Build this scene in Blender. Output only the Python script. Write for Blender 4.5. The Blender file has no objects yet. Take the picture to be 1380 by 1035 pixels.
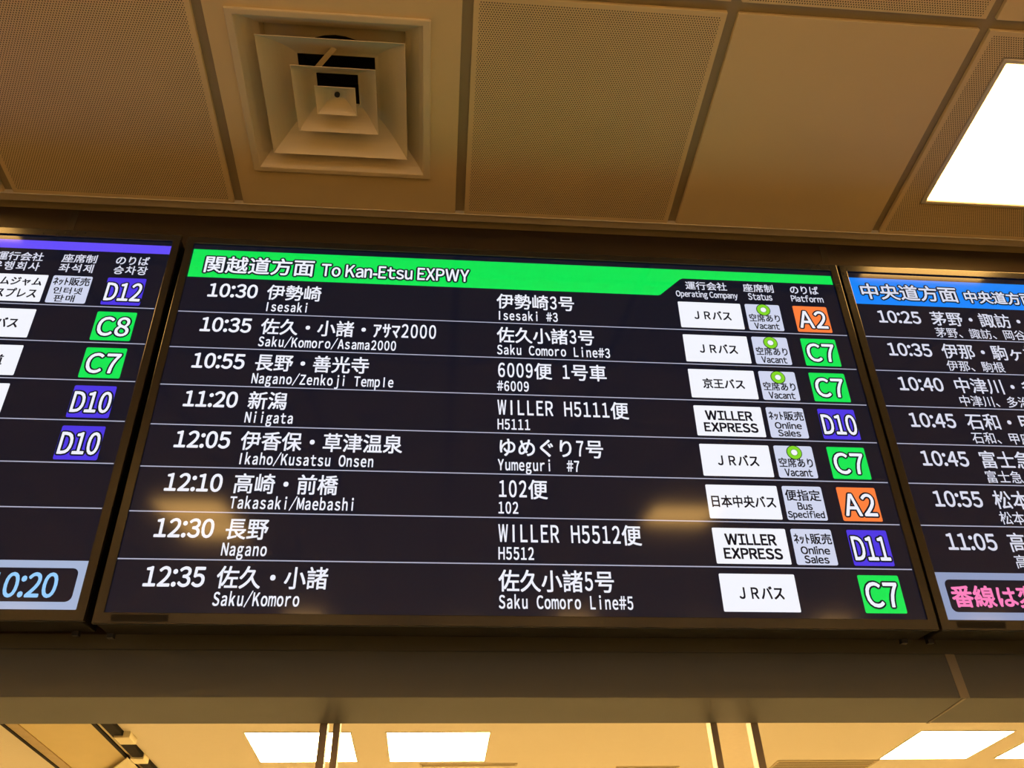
import bpy, bmesh, math, random
from mathutils import Vector, Matrix, Euler
random.seed(4)
SC = bpy.context.scene
COL = SC.collection

# ------------------------------------------------------------------ camera
EYE = 1.5
cam_d = bpy.data.cameras.new('camera')
cam_d.sensor_width = 36.0
cam_d.lens = 36.0 * 1116.0 / 1380.0
cam_d.clip_start = 0.02
cam = bpy.data.objects.new('camera', cam_d)
COL.objects.link(cam)
Rm = Matrix(((0.9964160, -0.0309289, -0.0787307),
             (-0.0806072, -0.6293539, -0.7729270),
             (-0.0256437, 0.7765032, -0.6295914)))
# columns are camera right, up and backward
cam.matrix_world = Matrix.Translation((0, 0, EYE)) @ Rm.to_4x4()
SC.camera = cam

# ------------------------------------------------------------------ world, exposure, lamp levels
w = bpy.data.worlds.new('world'); SC.world = w
w.use_nodes = True
w.node_tree.nodes['Background'].inputs[0].default_value = (0.9, 0.6, 0.3, 1)
w.node_tree.nodes['Background'].inputs[1].default_value = 0.0
SC.view_settings.view_transform = 'Standard'
SC.view_settings.look = 'None'
SC.view_settings.exposure = 0.0
SC.view_settings.gamma = 1.0
SC.view_settings.use_curve_mapping = False
LAMP_COL = (1.0, 0.54, 0.14)
OFFICE_COL = (1.0, 0.66, 0.26)
COOL_FILL = 0.6           # radiance of a cool glowing panel added behind the camera to light the beam
HALL_LAMP = 22.0        # radiance of the hall's ceiling panels
OFFICE_LAMP = 100.0      # radiance of the ticket office's ceiling panels


# ------------------------------------------------------------------ helpers
def lin(c):
    out = []
    for x in c:
        x = x / 255.0
        out.append(x / 12.92 if x <= 0.04045 else ((x + 0.055) / 1.055) ** 2.4)
    return tuple(out) + (1.0,)


def new_mat(name):
    m = bpy.data.materials.new(name); m.use_nodes = True
    nt = m.node_tree
    return m, nt, nt.nodes['Principled BSDF']


def paint(name, col, rough=0.6, metallic=0.0, var=0.06, scale=18.0, bump=0.0, spec=0.5, coat=0.0):
    """painted or metal surface with a little procedural mottling"""
    m, nt, b = new_mat(name)
    tc = nt.nodes.new('ShaderNodeTexCoord')
    nz = nt.nodes.new('ShaderNodeTexNoise'); nz.inputs['Scale'].default_value = scale
    nz.inputs['Detail'].default_value = 5
    nt.links.new(tc.outputs['Object'], nz.inputs['Vector'])
    mx = nt.nodes.new('ShaderNodeMix'); mx.data_type = 'RGBA'
    mx.inputs[6].default_value = tuple(c * (1 - var) for c in col[:3]) + (1,)
    mx.inputs[7].default_value = tuple(min(1, c * (1 + var)) for c in col[:3]) + (1,)
    nt.links.new(nz.outputs[0], mx.inputs[0])
    nt.links.new(mx.outputs[2], b.inputs['Base Color'])
    b.inputs['Roughness'].default_value = rough
    b.inputs['Metallic'].default_value = metallic
    b.inputs['Specular IOR Level'].default_value = spec
    b.inputs['Coat Weight'].default_value = coat
    if bump:
        bp = nt.nodes.new('ShaderNodeBump'); bp.inputs['Strength'].default_value = bump
        bp.inputs['Distance'].default_value = 0.002
        nz2 = nt.nodes.new('ShaderNodeTexNoise'); nz2.inputs['Scale'].default_value = scale * 20
        nt.links.new(tc.outputs['Object'], nz2.inputs['Vector'])
        nt.links.new(nz2.outputs[0], bp.inputs['Height'])
        nt.links.new(bp.outputs[0], b.inputs['Normal'])
    return m


def lit(name, col, strength=1.0, rough=0.085, base=(0.004, 0.004, 0.005)):
    """a patch of lit display behind the display's glossy front"""
    m, nt, b = new_mat(name)
    b.inputs['Base Color'].default_value = base + (1,)
    b.inputs['Roughness'].default_value = rough
    b.inputs['Specular IOR Level'].default_value = 0.33
    b.inputs['Emission Color'].default_value = lin(col)
    b.inputs['Emission Strength'].default_value = strength
    return m


def lamp_mat(name, strength, col):
    m, nt, b = new_mat(name)
    b.inputs['Base Color'].default_value = (0.8, 0.8, 0.78, 1)
    b.inputs['Emission Color'].default_value = col + (1,)
    b.inputs['Emission Strength'].default_value = strength
    return m


def perforated(name, col, hole, pitch=0.006, dia=0.0030, half=(0.2735, 0.2925)):
    """sheet metal with a staggered grid of round holes, plain border"""
    m, nt, b = new_mat(name)
    N, L = nt.nodes, nt.links
    tc = N.new('ShaderNodeTexCoord')
    sp = N.new('ShaderNodeSeparateXYZ'); L.new(tc.outputs['Object'], sp.inputs[0])

    def mth(op, a, c=None, d=None):
        n = N.new('ShaderNodeMath'); n.operation = op
        for i, v in enumerate((a, c, d)):
            if v is None: continue
            if isinstance(v, (int, float)): n.inputs[i].default_value = v
            else: L.new(v, n.inputs[i])
        return n.outputs[0]
    py = pitch * math.sqrt(3)

    def lattice(off):
        fx = mth('FRACT', mth('ADD', mth('DIVIDE', sp.outputs[0], pitch), 100.0 + off))
        fy = mth('FRACT', mth('ADD', mth('DIVIDE', sp.outputs[1], py), 100.0 + off))
        dx = mth('MULTIPLY', mth('SUBTRACT', fx, 0.5), pitch)
        dy = mth('MULTIPLY', mth('SUBTRACT', fy, 0.5), py)
        return mth('SQRT', mth('ADD', mth('MULTIPLY', dx, dx), mth('MULTIPLY', dy, dy)))
    d = mth('MINIMUM', lattice(0.0), lattice(0.5))
    inhole = mth('LESS_THAN', d, dia / 2)
    ax = mth('LESS_THAN', mth('ABSOLUTE', sp.outputs[0]), half[0])
    ay = mth('LESS_THAN', mth('ABSOLUTE', sp.outputs[1]), half[1])
    msk = mth('MULTIPLY', inhole, mth('MULTIPLY', ax, ay))
    nz = N.new('ShaderNodeTexNoise'); nz.inputs['Scale'].default_value = 9
    L.new(tc.outputs['Object'], nz.inputs['Vector'])
    c0 = N.new('ShaderNodeMix'); c0.data_type = 'RGBA'
    c0.inputs[6].default_value = tuple(x * 0.95 for x in col[:3]) + (1,)
    c0.inputs[7].default_value = tuple(x * 1.05 for x in col[:3]) + (1,)
    L.new(nz.outputs[0], c0.inputs[0])
    mx = N.new('ShaderNodeMix'); mx.data_type = 'RGBA'
    L.new(msk, mx.inputs[0]); L.new(c0.outputs[2], mx.inputs[6])
    mx.inputs[7].default_value = hole
    L.new(mx.outputs[2], b.inputs['Base Color'])
    b.inputs['Roughness'].default_value = 0.6
    return m


def put(name, bm, mat, parent=None, bevel=0.0, seg=2, smooth=False):
    me = bpy.data.meshes.new(name)
    bmesh.ops.recalc_face_normals(bm, faces=bm.faces)
    bm.to_mesh(me); bm.free()
    if smooth:
        for p in me.polygons: p.use_smooth = True
    o = bpy.data.objects.new(name, me)
    COL.objects.link(o)
    if mat: me.materials.append(mat)
    if parent: o.parent = parent
    if bevel:
        md = o.modifiers.new('bevel', 'BEVEL'); md.width = bevel; md.segments = seg
        md.limit_method = 'ANGLE'; md.angle_limit = math.radians(40)
    return o


def bx(bm, x0, x1, y0, y1, z0, z1):
    v = [bm.verts.new(p) for p in ((x0, y0, z0), (x1, y0, z0), (x1, y1, z0), (x0, y1, z0),
                                   (x0, y0, z1), (x1, y0, z1), (x1, y1, z1), (x0, y1, z1))]
    for f in ((0, 3, 2, 1), (4, 5, 6, 7), (0, 1, 5, 4), (1, 2, 6, 5), (2, 3, 7, 6), (3, 0, 4, 7)):
        bm.faces.new([v[i] for i in f])
    return v


def box(x0, x1, y0, y1, z0, z1):
    bm = bmesh.new(); bx(bm, x0, x1, y0, y1, z0, z1); return bm


def ring_xy(bm, o, i, z0, z1):
    """rectangular ring lying flat: o, i = (x0,x1,y0,y1)"""
    def loop(r, z): return [bm.verts.new(p) for p in ((r[0], r[2], z), (r[1], r[2], z), (r[1], r[3], z), (r[0], r[3], z))]
    a, b, c, d = loop(o, z0), loop(i, z0), loop(o, z1), loop(i, z1)
    for k in range(4):
        n = (k + 1) % 4
        bm.faces.new((a[k], a[n], b[n], b[k])); bm.faces.new((c[k], d[k], d[n], c[n]))
        bm.faces.new((a[k], c[k], c[n], a[n])); bm.faces.new((b[k], b[n], d[n], d[k]))


def ring_xz(bm, o, i, y0, y1):
    def loop(r, y): return [bm.verts.new(p) for p in ((r[0], y, r[2]), (r[1], y, r[2]), (r[1], y, r[3]), (r[0], y, r[3]))]
    a, b, c, d = loop(o, y0), loop(i, y0), loop(o, y1), loop(i, y1)
    for k in range(4):
        n = (k + 1) % 4
        bm.faces.new((a[k], a[n], b[n], b[k])); bm.faces.new((c[k], d[k], d[n], c[n]))
        bm.faces.new((a[k], c[k], c[n], a[n])); bm.faces.new((b[k], b[n], d[n], d[k]))


def empty(name, loc, label=None, cat=None, group=None, rot=None):
    o = bpy.data.objects.new(name, None); COL.objects.link(o)
    o.empty_display_size = 0.05
    o.location = loc
    if rot: o.rotation_euler = rot
    tag(o, label, cat, group)
    return o


def tag(o, label=None, cat=None, group=None):
    if label: o['label'] = label
    if cat: o['category'] = cat
    if group: o['group'] = group
    return o


def struct(name, bm, mat, bevel=0.0):
    o = put(name, bm, mat, None, bevel)
    o['kind'] = 'structure'
    return o


# ------------------------------------------------------------------ materials
TILE_C = (0.85, 0.69, 0.40)
M_tile = paint('tile_paint', TILE_C, 0.55, var=0.03, scale=4, bump=0.08)
M_perf = perforated('tile_perforated', TILE_C, (0.05, 0.035, 0.02, 1))
M_grid = paint('grid_metal', (0.42, 0.36, 0.24), 0.6, var=0.05, bump=0.1)
M_trim = paint('trim_paint', (0.62, 0.55, 0.42), 0.4, var=0.04)
M_diff = paint('diffuser_paint', (0.80, 0.69, 0.47), 0.5, var=0.05, scale=12)
M_duct = paint('duct_dark', (0.03, 0.025, 0.02), 0.8)
M_lampframe = paint('lamp_frame_paint', (0.75, 0.70, 0.6), 0.45)
M_hall_lamp = lamp_mat('hall_lamp_lens', HALL_LAMP, LAMP_COL)
M_office_lamp = lamp_mat('office_lamp_lens', OFFICE_LAMP, OFFICE_COL)
M_cool_fill = lamp_mat('cool_fill_glow', COOL_FILL, (0.72, 0.9, 1.0))
M_fascia = paint('fascia_panel', (0.030, 0.020, 0.012), 0.30, spec=0.9, var=0.08, scale=7)
M_fascia_joint = paint('fascia_joint', (0.045, 0.037, 0.028), 0.35)
M_beam = paint('beam_panel', (0.115, 0.125, 0.125), 0.5, var=0.06, scale=6)
M_beam_joint = paint('beam_joint', (0.30, 0.27, 0.21), 0.5)
M_floor = paint('floor_stone', (0.80, 0.73, 0.60), 0.5, var=0.12, scale=9)
M_floor_dimming = paint('floor_dimming_strip', (0.09, 0.08, 0.07), 0.5, var=0.15, scale=9)  # floor colour darkened so less light bounces up to the front ceiling
M_floor_office = paint('floor_office', (0.50, 0.45, 0.38), 0.6)
M_wall = paint('wall_paint', (0.85, 0.78, 0.66), 0.7, var=0.04)
M_office_ceiling = paint('office_ceiling_board', (0.80, 0.74, 0.60), 0.8, var=0.05, scale=40, bump=0.2)
M_office_wall = paint('office_wall_paint', (0.75, 0.70, 0.60), 0.7)
M_housing = paint('display_housing', (0.010, 0.009, 0.008), 0.75, spec=0.12)
M_bezel = paint('bezel_metal', (0.018, 0.018, 0.019), 0.20, metallic=0.0, var=0.05, scale=60)
M_sensor = paint('sensor_plastic', (0.004, 0.004, 0.004), 0.5, spec=0.2)
M_clip = paint('clip_metal', (0.01, 0.01, 0.01), 0.5)
M_screen = lit('screen_dark', (6, 15, 33))
M_line = lit('screen_rule', (176, 178, 200))
M_white = lit('screen_white', (238, 240, 252))
M_grey_white = lit('screen_soft_white', (216, 218, 234))
M_card = lit('screen_card', (244, 246, 255))
M_card2 = lit('screen_card_lavender', (208, 214, 238))
M_ink = lit('screen_ink', (14, 14, 26))
M_outline = lit('screen_outline', (14, 22, 34))
M_green = lit('screen_green', (0, 228, 84))
M_lime = lit('screen_lime', (128, 214, 40))
M_violet = lit('screen_violet', (74, 54, 226))
M_violet_band = lit('screen_violet_band', (100, 78, 250))
M_orange = lit('screen_orange', (255, 128, 62))
M_blue = lit('screen_blue', (0, 132, 250))
M_steel = lit('screen_steel_blue', (142, 156, 192))
M_steel_light = lit('screen_pale_steel_blue', (164, 180, 212))
M_sky = lit('screen_sky_blue', (150, 205, 255))
M_pink = lit('screen_pink', (252, 128, 188))
M_steelbar = paint('door_stile_metal', (0.30, 0.24, 0.17), 0.45, metallic=0.3, var=0.08, scale=30)
M_track = paint('track_dark', (0.010, 0.008, 0.005), 0.7, spec=0.15)
M_track_strip = paint('track_strip', (0.62, 0.52, 0.34), 0.5)
M_yellow = paint('soffit_yellow', (0.70, 0.58, 0.29), 0.6)
M_cream = paint('cream_board', (0.93, 0.86, 0.60), 0.6)
M_wood = paint('brown_rail', (0.46, 0.34, 0.16), 0.5, var=0.2, scale=25)
M_vent = paint('vent_metal', (0.58, 0.49, 0.30), 0.5)


def glass_mat():
    m, nt, b = new_mat('pane_glass')
    N, L = nt.nodes, nt.links
    tr = N.new('ShaderNodeBsdfTransparent'); tr.inputs[0].default_value = (0.97, 0.98, 0.97, 1)
    gl = N.new('ShaderNodeBsdfGlossy'); gl.inputs['Roughness'].default_value = 0.02
    fr = N.new('ShaderNodeFresnel'); fr.inputs[0].default_value = 1.2
    mx = N.new('ShaderNodeMixShader')
    L.new(fr.outputs[0], mx.inputs[0]); L.new(tr.outputs[0], mx.inputs[1]); L.new(gl.outputs[0], mx.inputs[2])
    L.new(mx.outputs[0], N['Material Output'].inputs['Surface'])
    return m


M_glass = glass_mat()

# ------------------------------------------------------------------ the setting
ZC = EYE + 1.813          # hall ceiling
ZO = EYE + 1.10           # ticket office ceiling
TILT = 0.129094           # displays and fascia lean towards the hall
YB0, YB1 = 1.69, 1.858    # beam front and back
ZB0, ZB1 = EYE + 0.5609, EYE + 0.6557

struct('floor', box(-7, 7, -9, -1.2, -0.1, 0.0), M_floor)
struct('floor.001', box(-7, 7, -1.2, 1.9, -0.1, 0.0), M_floor_dimming)      # unseen strip, made dark to dim the front of the ceiling
struct('floor.002', box(-7, 7, 1.9, 8, -0.1, 0.0), M_floor_office)
struct('cool_fill_panel', box(-5, 6.5, -9.0, -8.98, 0.2, 2.5), M_cool_fill)  # unseen glowing panel, added for cool light on the beam face
struct('wall_back', box(-7.1, 7.1, -9.1, -9.0, 0, ZC + 0.3), M_wall)
struct('wall_left', box(-7.1, -7.0, -9.0, 8.0, 0, ZC + 0.3), M_wall)
struct('wall_right', box(7.0, 7.1, -9.0, 8.0, 0, ZC + 0.3), M_wall)
struct('wall_far', box(-7.1, 7.1, 8.0, 8.1, 0, ZC + 0.3), M_office_wall)

# fascia behind the displays, leaning forward, closed at the back
ct, st = math.cos(TILT), math.sin(TILT)
PZ0, PY0 = EYE + 0.650, 1.6990
PZ1 = ZC + 0.03
PY1 = PY0 - (PZ1 - PZ0) * math.tan(TILT)
bm = bmesh.new()
pr = [(PY0, PZ0), (PY0 + 0.03, PZ0), (YB1, PZ0), (YB1, PZ1), (PY1, PZ1)]
va = [bm.verts.new((-7, y, z)) for y, z in pr]; vb = [bm.verts.new((7, y, z)) for y, z in pr]
bm.faces.new(va); bm.faces.new(list(reversed(vb)))
for k in range(len(pr)):
    n = (k + 1) % len(pr); bm.faces.new((va[k], vb[k], vb[n], va[n]))
struct('wall_front', bm, M_fascia)

# beam over the office glazing, with a stepped-back lip along its top
bm = bmesh.new()
pr = [(YB0, ZB0), (YB0, ZB1), (YB0 + 0.004, ZB1 + 0.001), (YB0 + 0.004, EYE + 0.70), (YB1, EYE + 0.70), (YB1, ZB0)]
va = [bm.verts.new((-7, y, z)) for y, z in pr]; vb = [bm.verts.new((7, y, z)) for y, z in pr]
bm.faces.new(va); bm.faces.new(list(reversed(vb)))
for k in range(len(pr)):
    n = (k + 1) % len(pr); bm.faces.new((va[k], vb[k], vb[n], va[n]))
struct('trim_2', bm, M_beam, bevel=0.0015)
bm = bmesh.new()                                     # pale joint strip across the beam
bx(bm, 1.100, 1.121, YB0 - 0.0012, YB0, ZB0, ZB1 - 0.001)
bx(bm, 1.107, 1.113, YB0, YB1, ZB0 - 0.0012, ZB0)
struct('trim_3', bm, M_beam_joint)


def fascia_strip(x, nm):
    bm = bmesh.new(); v = bx(bm, x - 0.009, x + 0.009, -0.0012, 0.0, 0.0, (PZ1 - PZ0) / ct - 0.02)
    bm.transform(Matrix.Translation((0, PY0, PZ0)) @ Matrix.Rotation(TILT, 4, 'X'))
    struct(nm, bm, M_fascia_joint)


fascia_strip(-1.022, 'trim_4')
fascia_strip(1.082, 'trim_5')

# trim along the front edge of the hall ceiling
bm = bmesh.new()
bx(bm, -7, 7, 1.4885, 1.512, ZC - 0.0005, ZC + 0.004)
bx(bm, -7, 7, 1.4860, 1.4885, ZC - 0.003, ZC + 0.02)
struct('trim_1', bm, M_trim, bevel=0.0007)

# office ceiling
struct('ceiling.001', box(-7, 7, YB1, 8.0, ZO, ZO + 0.1), M_office_ceiling)

# ------------------------------------------------------------------ hall ceiling
PX, X0 = 0.5975, 0.0215           # joint positions in x: X0 + k * PX
YE, PYT = 1.486, 0.6215           # rows run back from the front edge
GAP = 0.0125
TH = 0.012
HX = PX / 2 - GAP
hall_lights = [(X0 + (c + .5) * PX, y) for y, cs in (
    (1.158, (-11, -9, -3, 2, 8, 10)), (-1.932, (-11, -8, 2, 7, 10)), (-6.282, (-11, -8, -3, 2, 7, 10)),
    (-7.525, (-11, -8, -5, -3, 0, 2, 5, 7, 10))) for c in cs]  # back row and outer columns are fill lamps added to brighten the ceiling
MAIN_LIGHT = hall_lights[3]
hall_lights += [(-1.535, -2.005), (-1.535, -2.480)]
tile_labels = {
    (-3, 0): 'plain ceiling tile cut off by the left edge, beyond the perforated tile',
    (-2, 0): 'perforated metal ceiling tile to the left of the square air diffuser',
    (-1, 0): 'plain ceiling tile that holds the square air diffuser',
    (0, 0): 'large perforated ceiling tile at top centre, right of the air diffuser tile',
    (1, 0): 'plain smooth ceiling tile between the perforated tile and the lit panel tile',
    (2, 0): 'perforated ceiling tile around the glowing square light at the right',
    (0, 1): 'sliver of plain ceiling tile along the top edge above the large perforated tile',
    (1, 1): 'perforated ceiling tile cut off by the top edge, above the plain smooth tile',
    (2, 1): 'plain ceiling tile in the top right corner behind the light panel tile',
}


def row_edge(r):
    return YE - r * PYT


def tile_bounds(c, r):
    xa = X0 + c * PX + GAP; xb = X0 + (c + 1) * PX - GAP
    yb = row_edge(r) - (0.0 if r == 0 else GAP); ya = row_edge(r + 1) + GAP
    return xa, xb, ya, yb


def lamp_at(c, r):
    xa, xb, ya, yb = tile_bounds(c, r)
    for (lx, ly) in hall_lights:
        if xa < lx < xb and ya < ly < yb: return (lx, ly)
    return None


rest = bmesh.new()                         # backing, joints and the tiles outside the picture
ring_xy(rest, (-7, 7, -9, 1.60), (-0.503, -0.075, 0.942, 1.366), ZC + 0.0125, ZC + 0.03)
LH = 0.2185                                # half size of a lamp opening
far_tiles = bmesh.new()
for c in range(-12, 12):
    for r in range(0, 17):
        xa, xb, ya, yb = tile_bounds(c, r)
        if xa < -6.98 or xb > 6.98 or ya < -8.98: continue
        lp = lamp_at(c, r)
        perf = (c + r) % 2 == 0
        if (c, r) in tile_labels:
            cx, cy = (xa + xb) / 2, (ya + yb) / 2
            bm = bmesh.new()
            o = (xa - cx, xb - cx, ya - cy, yb - cy)
            if lp:
                ring_xy(bm, o, (lp[0] - LH - cx, lp[0] + LH - cx, lp[1] - LH - cy, lp[1] + LH - cy), 0, TH)
            elif (c, r) == (-1, 0):
                ring_xy(bm, o, (-0.503 - cx, -0.075 - cx, 0.942 - cy, 1.366 - cy), 0, TH)
            else:
                bx(bm, o[0], o[1], o[2], o[3], 0, TH)
            t = put('ceiling_tile', bm, M_perf if perf else M_tile, None, bevel=0.0012)
            t.location = (cx, cy, ZC)
            tag(t, tile_labels[(c, r)], 'ceiling tile', 'tiles of the hall ceiling')
        else:
            o = (xa, xb, ya, yb)
            if lp: ring_xy(far_tiles, o, (lp[0] - LH, lp[0] + LH, lp[1] - LH, lp[1] + LH), ZC, ZC + TH)
            else: bx(far_tiles, xa, xb, ya, yb, ZC, ZC + TH)
struct('ceiling', rest, M_grid)
struct('ceiling.002', far_tiles, M_tile)


def ceiling_light(x, y, z, mat, label, group, half=0.2165, flush=False):
    t = empty('ceiling_light', (x, y, z), label, 'ceiling light', group)
    bm = bmesh.new(); h = half; fw = 0.008 if flush else 0.013
    ring_xy(bm, (-h, h, -h, h), (-h + fw, h - fw, -h + fw, h - fw), -0.003, 0.0 if flush else 0.0115)
    put('lamp_frame', bm, M_lampframe, t, bevel=0.001 if flush else 0.004)
    put('light_diffuser', box(-h + fw - 0.0005, h - fw + 0.0005, -h + fw - 0.0005, h - fw + 0.0005, *((-0.0025, 0.0) if flush else (0.005, 0.010))), mat, t)
    return t


for (x, y) in hall_lights:
    if (x, y) == MAIN_LIGHT:
        ceiling_light(x, y, ZC, M_hall_lamp, 'large glowing square ceiling light at the upper right, above the displays', 'square lights of the hall ceiling')
    else:
        ceiling_light(x, y, ZC, M_hall_lamp, 'unseen square hall ceiling light, one of those reflected or added as fill', 'square lights of the hall ceiling')

# ------------------------------------------------------------------ square air diffuser
dx, dy = -0.2885, 1.1545
t = empty('air_diffuser', (dx, dy, ZC), 'square beige ceiling air diffuser of nested square cones, above the displays', 'air vent')
bm = bmesh.new()
ring_xy(bm, (-0.2285, 0.2285, -0.2175, 0.2175), (-0.2095, 0.2095, -0.2025, 0.2025), -0.007, 0.002)
put('diffuser_frame', bm, M_diff, t, bevel=0.0025)


def cone(rows, closed=False):
    """open square cone from a list of (half x, half y, z)"""
    bm = bmesh.new(); prev = None
    for hx, hy, z in rows:
        lp = [bm.verts.new(p) for p in ((-hx, -hy, z), (hx, -hy, z), (hx, hy, z), (-hx, hy, z))]
        if prev:
            for k in range(4):
                n = (k + 1) % 4; bm.faces.new((prev[k], prev[n], lp[n], lp[k]))
        prev = lp
    if closed: bm.faces.new(prev)
    return bm


def sheet(name, rows, mat, parent, closed=False, thick=0.0016):
    bm = cone(rows, closed)
    me = bpy.data.meshes.new(name); bm.to_mesh(me); bm.free()
    me.materials.append(mat)
    o = bpy.data.objects.new(name, me); COL.objects.link(o); o.parent = parent
    md = o.modifiers.new('sheet', 'SOLIDIFY'); md.thickness = thick; md.offset = 0
    return o


sheet('diffuser_skirt', [(0.2095, 0.2025, -0.004), (0.200, 0.193, 0.012), (0.180, 0.173, 0.034), (0.168, 0.161, 0.045), (0.165, 0.158, 0.075)], M_diff, t)
bm = bmesh.new()                                    # plate with the round mouth of the duct
outer = [(-0.168, -0.161), (0.168, -0.161), (0.168, 0.161), (-0.168, 0.161)]
NS = 32
inn = [bm.verts.new((0.125 * math.cos(2 * math.pi * k / NS), 0.125 * math.sin(2 * math.pi * k / NS), 0.075)) for k in range(NS)]
out = []
for k in range(NS):
    a = 2 * math.pi * k / NS; cx, cy = math.cos(a), math.sin(a)
    s = min(0.168 / abs(cx) if abs(cx) > 1e-6 else 9, 0.161 / abs(cy) if abs(cy) > 1e-6 else 9)
    out.append(bm.verts.new((cx * s, cy * s, 0.075)))
for k in range(NS):
    n = (k + 1) % NS; bm.faces.new((inn[k], inn[n], out[n], out[k]))
put('duct_plate', bm, M_diff, t)
bm = bmesh.new()
bmesh.ops.create_cone(bm, cap_ends=False, segments=NS, radius1=0.125, radius2=0.125, depth=0.2,
                      matrix=Matrix.Translation((0, 0, 0.175)))
bmesh.ops.create_circle(bm, cap_ends=True, segments=NS, radius=0.125, matrix=Matrix.Translation((0, 0, 0.275)))
put('duct', bm, M_duct, t)


def flare(ax, ay, bx_, by_, z0, z1, n=9):
    out = []
    for k in range(n + 1):
        q = k / n
        out.append((ax + (bx_ - ax) * q, ay + (by_ - ay) * q, z0 + (z1 - z0) * (1 - (1 - q) ** 1.5)))
    return out


sheet('diffuser_cone', flare(0.1695, 0.1585, 0.092, 0.081, -0.006, 0.062), M_diff, t)
sheet('diffuser_cone', flare(0.0985, 0.0885, 0.050, 0.040, -0.006, 0.050), M_diff, t)
cc = sheet('centre_cone', flare(0.048, 0.038, 0.016, 0.010, -0.006, 0.026, 6), M_diff, t, closed=True)
bm = bmesh.new()
bmesh.ops.create_cone(bm, cap_ends=True, segments=20, radius1=0.0065, radius2=0.0065, depth=0.006, matrix=Matrix.Translation((0, 0, 0.023)))
put('screw', bm, M_duct, cc)
for sx, sy in ((-1, -1), (1, 1)):
    bm = box(-0.006, 0.006, -0.07, 0.07, 0.046, 0.049)
    bm.transform(Matrix.Translation((sx * 0.045, sy * 0.055, 0)) @ Matrix.Rotation(0.7, 4, 'Z'))
    put('cross_strut', bm, M_diff, t)

# ------------------------------------------------------------------ lettering
_fc = bpy.data.curves.new('lettering', 'FONT'); _fc.resolution_u = 4
_fo = bpy.data.objects.new('lettering', _fc); COL.objects.link(_fo)
_cache = {}


def glyphs(s):
    """outline of a string as a flat mesh: verts, faces, bounds"""
    if s not in _cache:
        _fc.body = s
        dg = bpy.context.evaluated_depsgraph_get(); dg.update()
        me = bpy.data.meshes.new_from_object(_fo.evaluated_get(dg))
        vs = [(v.co.x, v.co.y) for v in me.vertices]; fs = [tuple(p.vertices) for p in me.polygons]
        bpy.data.meshes.remove(me)
        b = (min(v[0] for v in vs), max(v[0] for v in vs), min(v[1] for v in vs), max(v[1] for v in vs)) if vs else (0, 0, 0, 0)
        _cache[s] = (vs, fs, b)
    return _cache[s]


W = 1.588820
H = W * 9 / 16
K = W / 1920.0


def px(u, v):
    return ((u / 1920 - 0.5) * W, (1 - v / 1080) * H)


_lines = {}


def wide(ch):
    """full width form of a Latin sign: drawn like the Japanese lettering beside it"""
    return chr(ord(ch) + 0xFEE0) if 0x21 <= ord(ch) <= 0x7E and ch != '-' else ch


def sign(ch):
    """outline of one sign; upright bar forms of I and l"""
    if ch in 'Il':
        vs, fs, b = glyphs(ch); k = 1.06
        return [(x * k, y * k) for x, y in vs], fs, tuple(q * k for q in b)
    return glyphs(wide(ch))


def line(s):
    """a string set with its own spacing"""
    if s not in _lines:
        V, F, x = [], [], 0.0
        for i, ch in enumerate(s):
            if ch == ' ': x += 0.26; continue
            vs, fs, b = sign(ch) if ch == 'l' else glyphs(wide(ch))
            if half_width(ch) and ord(ch) < 0x2000:
                k = 0.92 if ch.isalnum() else 1.0
                wd = (b[1] - b[0]) * k
                if ch.isdigit(): adv = 0.60; off = (adv - wd) / 2
                else: adv = wd + 0.10; off = 0.05
                base = len(V); V += [(x + off + (px_ - b[0]) * k, py_) for px_, py_ in vs]
            else:
                adv = 0.5 if half_width(ch) else 1.0
                base = len(V); V += [(x + px_, py_) for px_, py_ in vs]
            F += [tuple(q + base for q in f) for f in fs]
            x += adv
        xs = [v[0] for v in V]; ys = [v[1] for v in V]
        _lines[s] = (V, F, (min(xs), max(xs), min(ys), max(ys)))
    return _lines[s]


def half_width(ch):
    o = ord(ch)
    return o < 0x2000 or 0xFF61 <= o <= 0xFF9F


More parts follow.
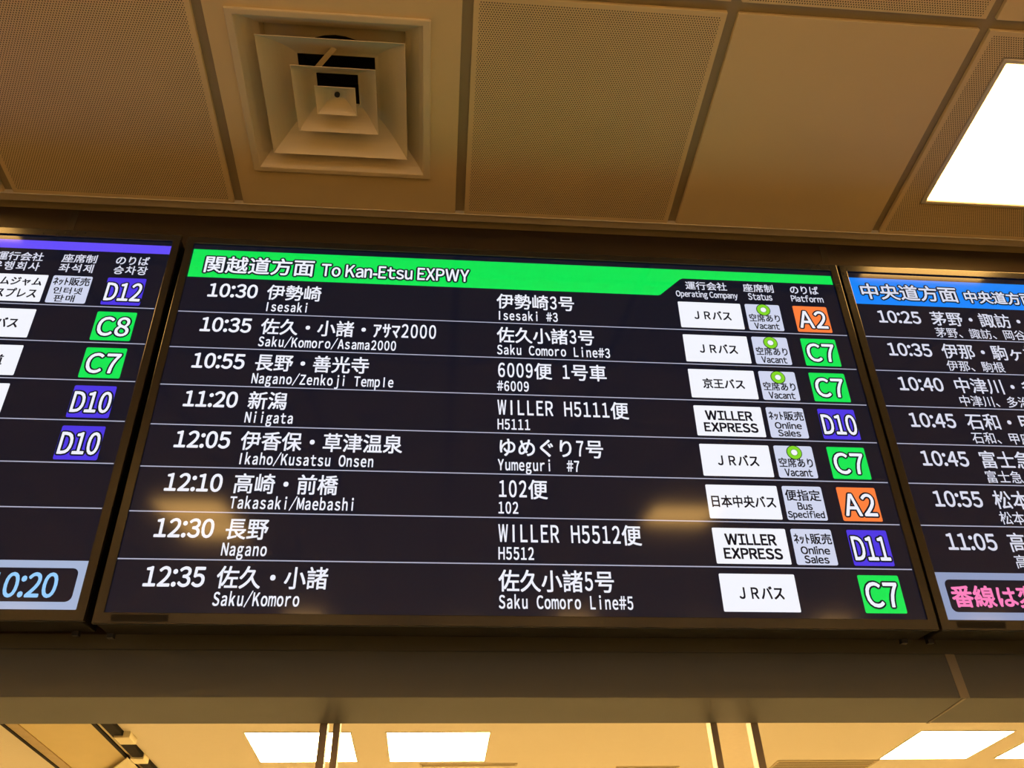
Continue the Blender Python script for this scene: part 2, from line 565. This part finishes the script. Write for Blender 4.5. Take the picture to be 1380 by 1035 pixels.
class Sheet:
    """flat patches on a display; u right and v down run over the 1920 x 1080 dots of the display"""
    def __init__(self): self.v = []; self.f = []

    def add(self, pts, faces, spread=0.0, n=4):
        offs = [(0, 0)]
        if spread:
            offs = [(spread * math.cos(2 * math.pi * (k + .5) / n), spread * math.sin(2 * math.pi * (k + .5) / n)) for k in range(n)]
        for du, dv in offs:
            b = len(self.v)
            self.v += [(u + du, v + dv) for u, v in pts]
            self.f += [tuple(i + b for i in f) for f in faces]

    def fit(self, s, u0, u1, vt, vb, spread=0.0, n=4):
        vs, fs, b = line(s)
        sx = (u1 - u0) / (b[1] - b[0]); sy = (vb - vt) / (b[3] - b[2])
        self.add([(u0 + (x - b[0]) * sx, vb - (y - b[2]) * sy) for x, y in vs], fs, spread, n)
        return self

    def mono(self, s, u, base, ex, ey, spread=0.0, latin=1.06, squeeze=0.88, n=4):
        """fixed pitch lettering: full width signs take ex, half width signs ex / 2"""
        for ch in s:
            hw = half_width(ch); cell = ex / 2 if hw else ex
            if ch.strip():
                vs, fs, b = sign(ch)
                if hw:
                    wdt = b[1] - b[0]; sx = ex * 0.66; mw = cell * squeeze
                    if 0xFF61 <= ord(ch): sx = ex
                    if wdt * sx > mw: sx = mw / wdt
                    sy = ey * (latin if ord(ch) < 0xFF61 else 1.0)
                    c = u + cell / 2; m = (b[0] + b[1]) / 2
                    self.add([(c + (x - m) * sx, base - y * sy) for x, y in vs], fs, spread, n)
                else:
                    self.add([(u + x * ex, base - y * ey) for x, y in vs], fs, spread, n)
            u += cell
        return self

    def poly(self, pts):
        self.add(pts, [tuple(range(len(pts)))]); return self

    def rect(self, u0, u1, v0, v1, r=0.0, seg=4):
        if not r: return self.poly([(u0, v1), (u1, v1), (u1, v0), (u0, v0)])
        pts = []
        for cx, cy, a in ((u1 - r, v1 - r, 0), (u0 + r, v1 - r, 1), (u0 + r, v0 + r, 2), (u1 - r, v0 + r, 3)):
            for k in range(seg + 1):
                t_ = (a + k / seg) * math.pi / 2
                pts.append((cx + r * math.cos(t_), cy + r * math.sin(t_)))
        return self.poly(pts)

    def ring(self, cu, cv, ru, rv, iu, iv, n=32):
        o = [(cu + ru * math.cos(2 * math.pi * k / n), cv + rv * math.sin(2 * math.pi * k / n)) for k in range(n)]
        i = [(cu + iu * math.cos(2 * math.pi * k / n), cv + iv * math.sin(2 * math.pi * k / n)) for k in range(n)]
        self.add(o + i, [(k, (k + 1) % n, n + (k + 1) % n, n + k) for k in range(n)]); return self

    def build(self, name, mat, parent, depth, label=None):
        me = bpy.data.meshes.new(name)
        pts = [px(u, v) for u, v in self.v]
        me.from_pydata([(x, -depth, z) for x, z in pts], [], self.f)
        # every patch faces the hall
        bm = bmesh.new(); bm.from_mesh(me)
        for f in bm.faces:
            f.normal_update()
            if f.normal.y > 0: f.normal_flip()
        bm.to_mesh(me); bm.free()
        me.materials.append(mat)
        o = bpy.data.objects.new(name, me); COL.objects.link(o); o.parent = parent
        if label: o['label'] = label
        return o


D1, D2, D3, D4 = 0.0004, 0.0008, 0.0012, 0.0016


def row_top(r): return 124.5 + 118.6 * r


def make_display(xc, zoff, label, extra=22.0):
    loc = (xc, 1.510 - zoff * st, EYE + 0.654963 + zoff * ct)
    t = empty('departure_display', loc, label, 'display', 'row of departure displays', rot=(TILT, 0, 0))
    a = W / 2; s = 22 * K; tp = 24 * K; bt = 25 * K
    put('housing', box(-a - s + 0.004, a + s - 0.004, 0.006, 0.078, -bt + 0.001, H + tp - 0.003), M_housing, t, bevel=0.003)
    bm = bmesh.new()
    ring_xz(bm, (-a - s, a + s, -bt, H + tp), (-a, a, 0, H), -0.004, 0.0055)
    put('bezel', bm, M_bezel, t, bevel=0.0012)
    put('screen', box(-a - 0.002, a + 0.002, 0.0, 0.005, -0.002, H + 0.002), M_screen, t)
    sn = Sheet().rect(18, 142, 1085, 1100, 2); sn.build('sensor_window', M_sensor, t, 0.0042, 'dark strip on the lower bezel')
    put('wall_mount', box(-0.35, 0.35, 0.078, 0.166, 0.25, 0.62), M_clip, t)
    for x in (-0.80, 0.775):
        put('mounting_clip', box(x - 0.006, x + 0.006, 0.066, 0.078, -bt - 0.008, -bt + 0.004), M_clip, t)
    return t


def badge_text(b, s, u0, u1, vt, vb, dark=True):
    Sheet().fit(s, u0, u1, vt, vb, 5.6, 12).build('lettering_outline', M_outline, b, D2)
    Sheet().fit(s, u0, u1, vt, vb, 1.3, 6).build('lettering', M_white, b, D3)


PLAT_W = {'A2': 84, 'C7': 82, 'C8': 82, 'D10': 94, 'D11': 91, 'D12': 95}
PLAT_M = {'A': (M_orange, 'orange'), 'C': (M_green, 'green'), 'D': (M_violet, 'violet')}


def platform(t, r, s):
    y = row_top(r); m, cn = PLAT_M[s[0]]
    b = Sheet().rect(1770, 1875, y + 16, y + 110.5, 4).build('platform_badge', m, t, D1, '%s badge reading %s' % (cn, s))
    wd = PLAT_W[s]
    badge_text(b, s, 1823 - wd / 2, 1823 + wd / 2, y + 34.5, y + 95.5)


def company(t, r, lines, left=1420):
    y = row_top(r)
    b = Sheet().rect(left, 1609.5, y + 16.5, y + 110, 3).build('company_badge', M_card, t, D1, 'white badge with a bus company name')
    sh = Sheet()
    for (s, u0, u1, a, c, sp) in lines: sh.fit(s, u0, u1, y + a, y + c, sp + 0.4)
    if lines: sh.build('lettering', M_ink, b, D3)
    return b


def status(t, r, kind):
    y = row_top(r)
    b = Sheet().rect(1623, 1729, y + 16, y + 110.5, 5).build('status_badge', M_card2, t, D1, 'pale badge giving seat status')
    sh = Sheet()
    if kind == 'vacant':
        sh.fit('空席あり', 1630, 1722, y + 52.5, y + 80, 0.7).fit('Vacant', 1641, 1715, y + 85, y + 106, 0.9)
        Sheet().ring(1677.5, y + 36, 19.5, 19.5, 9.5, 9.5).build('ring', M_lime, b, D3, 'lime ring')
        Sheet().ring(1677.5, y + 36, 21.5, 21.5, 19, 19).ring(1677.5, y + 36, 10, 10, 8, 8).build('ring_outline', M_outline, b, D2)
        Sheet().ring(1677.5, y + 36, 8.6, 8.6, 0.5, 0.5).build('ring_centre', M_card, b, D3)
    elif kind == 'online':
        sh.fit('ﾈｯﾄ販売', 1628, 1725, y + 28, y + 56, 0.8).fit('Online', 1640, 1714, y + 62, y + 82.5, 0.9).fit('Sales', 1645, 1707, y + 86.5, y + 106, 0.9)
    elif kind == 'specified':
        sh.fit('便指定', 1628.5, 1722, y + 26.5, y + 57, 0.8).fit('Bus', 1656, 1694, y + 62.5, y + 82, 0.9).fit('Specified', 1626, 1722, y + 85.5, y + 109, 0.9)
    elif kind == 'korean':
        sh.fit('ﾈｯﾄ販売', 1628, 1725, y + 22, y + 50, 0.8).fit('인터넷', 1636, 1712, y + 57, y + 80, 0.7).fit('판매', 1644, 1698, y + 84, y + 107, 0.7)
    sh.build('lettering', M_ink, b, D3)


def dividers(t, rows):
    for r in rows:
        y = row_top(r) - 0.3
        Sheet().rect(0, 1917, y - 1.4, y + 1.4).build('row_divider', M_line, t, D1)


JRB = [('ＪＲバス', 1464, 1574, 48, 79, 0.7)]
WLR = [('WILLER', 1450.5, 1580, 33, 60.5, 1.2), ('EXPRESS', 1442.5, 1589.5, 70, 97, 1.2)]

# ------------------------------------------------------------------ centre display
XC = 0.17757
t = make_display(XC, 0.0, 'departure display with green header band and eight bus rows, in the middle')
hb = Sheet().poly([(2, 121), (1363, 121), (1370, 119), (1436, 58), (1446, 53), (1917, 53), (1917, 19), (2, 19)][::-1]).build('header_band', M_green, t, D1, 'green header band')
tt = [('関越道方面', 44, 351, 43, 103), ('To Kan-Etsu EXPWY', 374, 801, 56, 100)]
sh = Sheet()
for s, u0, u1, a, b in tt: sh.fit(s, u0, u1, a, b, 6.0, 12)
sh.build('header_title_outline', M_outline, hb, D2)
sh = Sheet()
for s, u0, u1, a, b in tt: sh.fit(s, u0, u1, a, b, 1.1, 6)
sh.build('header_title', M_white, hb, D3)
for s1, a1, b1, s2, a2, b2 in (('運行会社', 1452, 1578, 'Operating Company', 1419, 1607), ('座席制', 1629, 1723, 'Status', 1640, 1713), ('のりば', 1776, 1864, 'Platform', 1773, 1872)):
    Sheet().fit(s1, a1, b1, 63.5, 93.5, 0.7).fit(s2, a2, b2, 99, 123.5 + (5 if 'g' in s2 else 0), 0.7).build('column_heading', M_grey_white, t, D1)
dividers(t, range(1, 8))
ROWS = [
    ('10:30', '伊勢崎', 'Isesaki', '伊勢崎3号', 'Isesaki #3', JRB, 'vacant', 'A2'),
    ('10:35', '佐久・小諸・ｱｻﾏ2000', 'Saku/Komoro/Asama2000', '佐久小諸3号', 'Saku Comoro Line#3', JRB, 'vacant', 'C7'),
    ('10:55', '長野・善光寺', 'Nagano/Zenkoji Temple', '6009便 1号車', '#6009', [('京王バス', 1457.5, 1575, 47, 79, 0.7)], 'vacant', 'C7'),
    ('11:20', '新潟', 'Niigata', 'WILLER H5111便', 'H5111', WLR, 'online', 'D10'),
    ('12:05', '伊香保・草津温泉', 'Ikaho/Kusatsu Onsen', 'ゆめぐり7号', 'Yumeguri  #7', JRB, 'vacant', 'C7'),
    ('12:10', '高崎・前橋', 'Takasaki/Maebashi', '102便', '102', [('日本中央バス', 1431, 1598, 46.5, 79, 0.6)], 'specified', 'A2'),
    ('12:30', '長野', 'Nagano', 'WILLER H5512便', 'H5512', WLR, 'online', 'D11'),
    ('12:35', '佐久・小諸', 'Saku/Komoro', '佐久小諸5号', 'Saku Comoro Line#5', JRB, None, 'C7'),
]
for r, (tm, dj, de, sj, se, co, stt, pl) in enumerate(ROWS):
    y = row_top(r)
    Sheet().fit(tm, 69.5, 203, y + 17.5, y + 64, 1.5, 6).build('departure_time', M_white, t, D1)
    Sheet().mono(dj, 230, y + 62.3, 51.0, 57, 1.0).build('destination_name', M_white, t, D1)
    Sheet().mono(de, 229, y + 107, 35.8, 37, 0.9, latin=1.12).build('destination_reading', M_white, t, D1)
    Sheet().mono(sj, 882, y + 62.3, 51.0, 57, 1.0).build('service_name', M_white, t, D1)
    Sheet().mono(se, 881.5, y + 107, 35.8, 37, 0.9, latin=1.12).build('service_reading', M_white, t, D1)
    company(t, r, co)
    if stt: status(t, r, stt)
    platform(t, r, pl)

# ------------------------------------------------------------------ right display
t = make_display(XC + 1.63156, 0.0, 'departure display with blue header band and pink notice, at the right edge')
hb = Sheet().rect(1, 1917, 21, 122).build('header_band', M_blue, t, D1, 'blue header band')
tt = [('中央道方面', 30, 336, 44, 102), ('中央道方面', 360, 585, 56, 102)]
sh = Sheet()
for s, u0, u1, a, b in tt: sh.fit(s, u0, u1, a, b, 5.6, 12)
sh.build('header_title_outline', M_outline, hb, D2)
sh = Sheet()
for s, u0, u1, a, b in tt: sh.fit(s, u0, u1, a, b, 1.2, 6)
sh.build('header_title', M_grey_white, hb, D3)
dividers(t, range(1, 7))
for r, (tm, dj, de) in enumerate([
        ('10:25', '茅野・諏訪・岡谷', '茅野、諏訪、岡谷'), ('10:35', '伊那・駒ヶ根', '伊那、駒根'),
        ('10:40', '中津川・多治見', '中津川、多治見'), ('10:45', '石和・甲府', '石和、甲府'),
        ('10:45', '富士急', '富士急'), ('10:55', '松本', '松本'), ('11:05', '高山', '高山')]):
    y = row_top(r) + 1.5
    Sheet().fit(tm, 60, 191, y + 19, y + 63, 1.3, 6).build('departure_time', M_grey_white, t, D1)
    Sheet().mono(dj, 224, y + 62.0, 51.0, 56, 0.8).build('destination_name', M_grey_white, t, D1)
    Sheet().mono(de, 224, y + 107, 35.5, 39, 0.3).build('destination_reading', M_grey_white, t, D1)
ft = Sheet().rect(0, 1919, 960.5, 1079.5).build('notice_border', M_steel, t, D1, 'steel blue notice border')
Sheet().rect(19.5, 1900, 979, 1060.5, 14).build('notice_ground', M_screen, ft, D2)
Sheet().mono('番線は変更', 27, 1043, 57, 57, 1.6, n=6).build('notice_text', M_pink, ft, D3, 'pink notice lettering')

# ------------------------------------------------------------------ left display
t = make_display(XC - 1.63978, 0.004, 'departure display with thin violet header band and clock, at the left edge')
hb = Sheet().poly([(2, 121), (1300, 121), (1373, 52), (1382, 48), (1919.5, 48), (1919.5, 17), (2, 17)][::-1]).build('header_band', M_violet_band, t, D1, 'violet header band')
for s1, a1, b1, s2, a2, b2 in (('運行会社', 1452, 1578, '운행회사', 1448, 1576), ('座席制', 1630, 1724, '좌석제', 1630, 1722), ('のりば', 1778, 1868, '승차장', 1779, 1870)):
    Sheet().fit(s1, a1, b1, 62, 92, 0.7).fit(s2, a2, b2, 97, 127, 0.7).build('column_heading', M_grey_white, t, D1)
dividers(t, range(1, 7))
LROWS = [
    ([('ジャムジャム', 1430, 1598, 28, 56, 0.6), ('エクスプレス', 1428, 1594, 66, 97, 0.6)], 'korean', 'D12'),
    ([('ＪＲバス', 1464, 1574, 48, 79, 0.7)], None, 'C8'),
    ([('道', 1540, 1570, 48, 79, 0.7)], None, 'C7'),
    ([], None, 'D10'),
    ([], None, 'D10'),
]
for r, (co, stt, pl) in enumerate(LROWS):
    if r < 4: company(t, r, co)
    if stt: status(t, r, stt)
    platform(t, r, pl)
ft = Sheet().rect(0, 1919.5, 966, 1080).build('clock_border', M_steel_light, t, D1, 'pale steel blue clock border')
Sheet().rect(24, 1903, 984, 1062, 14).build('clock_ground', M_screen, ft, D2)
Sheet().fit('10:20', 1716, 1863, 996, 1052, 1.6, 6).build('clock_time', M_sky, ft, D3, 'sky blue clock digits')

bpy.data.objects.remove(_fo); bpy.data.curves.remove(_fc)

# ------------------------------------------------------------------ ticket office behind the beam
for x, y, lb in ((-0.590, 3.985, 'square office ceiling light under the beam, crossed by the left door stiles'),
                 (0.012, 3.985, 'square office ceiling light under the beam, just right of the left door stiles'),
                 (2.428, 3.985, 'slanting square office ceiling light under the beam, right of the louvred vent'),
                 (3.030, 3.985, 'office ceiling light cut off by the lower right edge of the picture')):
    ceiling_light(x, y, ZO, M_office_lamp, lb, 'square lights of the office ceiling', half=0.230, flush=True)
for x in (-3.3, -2.4, 1.2, 4.4):  # unseen extra lamps, added to raise the light level in the office
    ceiling_light(x, 6.2, ZO, M_office_lamp, 'unseen square office ceiling light, added as fill to brighten the office', 'square lights of the office ceiling', half=0.230, flush=True)


def vent(x0, x1, y0, y1, label, n):
    t = empty('ceiling_vent', ((x0 + x1) / 2, (y0 + y1) / 2, ZO), label, 'air vent', 'vents of the office ceiling')
    a, b = (x1 - x0) / 2, (y1 - y0) / 2
    bm = bmesh.new(); ring_xy(bm, (-a, a, -b, b), (-a + 0.012, a - 0.012, -b + 0.008, b - 0.008), -0.004, 0.0)
    put('vent_frame', bm, M_vent, t, bevel=0.001)
    put('vent_back', box(-a + 0.01, a - 0.01, -b + 0.006, b - 0.006, -0.0006, 0.0), M_duct, t)
    for k in range(n):
        yy = -b + 0.008 + (k + 0.5) * (2 * b - 0.016) / n
        pt = (2 * b - 0.016) / n
        bm = box(-a + 0.0125, a - 0.0125, -pt * 0.26, pt * 0.26, -0.0004, 0.0004)
        bm.transform(Matrix.Translation((0, yy, -0.0016)))
        put('slat', bm, M_vent, t)


vent(1.690, 2.212, 4.232, 4.70, 'louvred ceiling vent at the lower right, beside the slanting office light', 18)
vent(-0.072, 0.400, 4.257, 4.300, 'narrow slot vent in the office ceiling, beyond the light right of the left door stiles', 2)
vent(0.896, 1.217, 4.326, 4.370, 'short slot vent at the bottom edge, left of the right pair of door stiles', 2)


def door_leaf(x0, x1, wl, wr, label):
    """framed glass leaf standing under the beam"""
    y, z1 = 1.890, EYE + 0.64
    x0 *= 0.9667; x1 *= 0.9667
    t = empty('glass_door', ((x0 + x1) / 2, y, 0), label, 'glass door', 'glass doors of the office')
    c = (x0 + x1) / 2
    put('stile', box(x0 - c, x0 + wl - c, -0.016, 0.016, 0.01, z1), M_steelbar, t, bevel=0.001)
    put('stile', box(x1 - wr - c, x1 - c, -0.016, 0.016, 0.01, z1), M_steelbar, t, bevel=0.001)
    put('rail', box(x0 + wl - c, x1 - wr - c, -0.016, 0.016, 0.01, 0.11), M_steelbar, t, bevel=0.001)
    put('rail', box(x0 + wl - c, x1 - wr - c, -0.016, 0.016, z1 - 0.03, z1), M_steelbar, t, bevel=0.001)
    put('pane', box(x0 + wl - c, x1 - wr - c, -0.001, 0.001, 0.11, z1 - 0.03), M_glass, t)


door_leaf(-1.55, -0.241, 0.018, 0.016, 'framed glass door left of the narrow gap under the beam')
door_leaf(-0.228, 0.648, 0.0145, 0.015, 'middle framed glass door between the two pairs of stiles')
door_leaf(0.728, 2.10, 0.017, 0.018, 'framed glass door right of the wider gap under the beam')

# partition track running away along the office ceiling, with a joint bracket
t = empty('partition_track', (-1.352, 4.6, ZO), 'dark twin ceiling track at the lower left, with a cream bracket', 'ceiling track')
L0, L1 = -2.6, 1.2
put('rail', box(-0.043, -0.026, L0, L1, -0.012, 0), M_track, t)
put('rail', box(0.000, 0.046, L0, L1, -0.018, 0), M_track, t)
put('cover_strip', box(-0.026, 0.000, L0, L1, -0.006, 0), M_track_strip, t)
put('bracket', box(0.010, 0.075, -0.86, -0.76, -0.026, 0), M_cream, t, bevel=0.002)
put('bracket', box(-0.01, 0.05, -0.54, -0.46, -0.026, 0), M_cream, t, bevel=0.002)
t = empty('ceiling_rail', (-1.715, 4.6, ZO), 'brown ceiling rail at the far lower left corner, left of the twin track', 'ceiling rail')
put('rail', box(-0.032, -0.018, L0, L1, -0.014, 0), M_track, t)
put('cover_board', box(-0.018, 0.030, L0, L1, -0.010, 0), M_wood, t)
bm = box(-1.684, -1.396, 2.0, 5.8, ZO - 0.006, ZO)
o = put('ceiling_board', bm, M_yellow)
tag(o, 'flat yellow ceiling board between the brown rail and the dark twin track', 'board')
bm = bmesh.new()
P = [(-1.362, 4.026), (-1.357, 4.40), (-1.60, 4.42)]
P = [(-1.3625, 4.026), (-1.358, 4.50), (-1.66, 4.50)]
va = [bm.verts.new((x, y, ZO - 0.032)) for x, y in P]; vb = [bm.verts.new((x, y, ZO - 0.027)) for x, y in P]
bm.faces.new(va); bm.faces.new(vb[::-1])
for k in range(3):
    n = (k + 1) % 3; bm.faces.new((va[k], vb[k], vb[n], va[n]))
o = put('corner_board', bm, M_cream)
tag(o, 'bright cream pointed board hanging below the yellow board, beside the twin track', 'board')
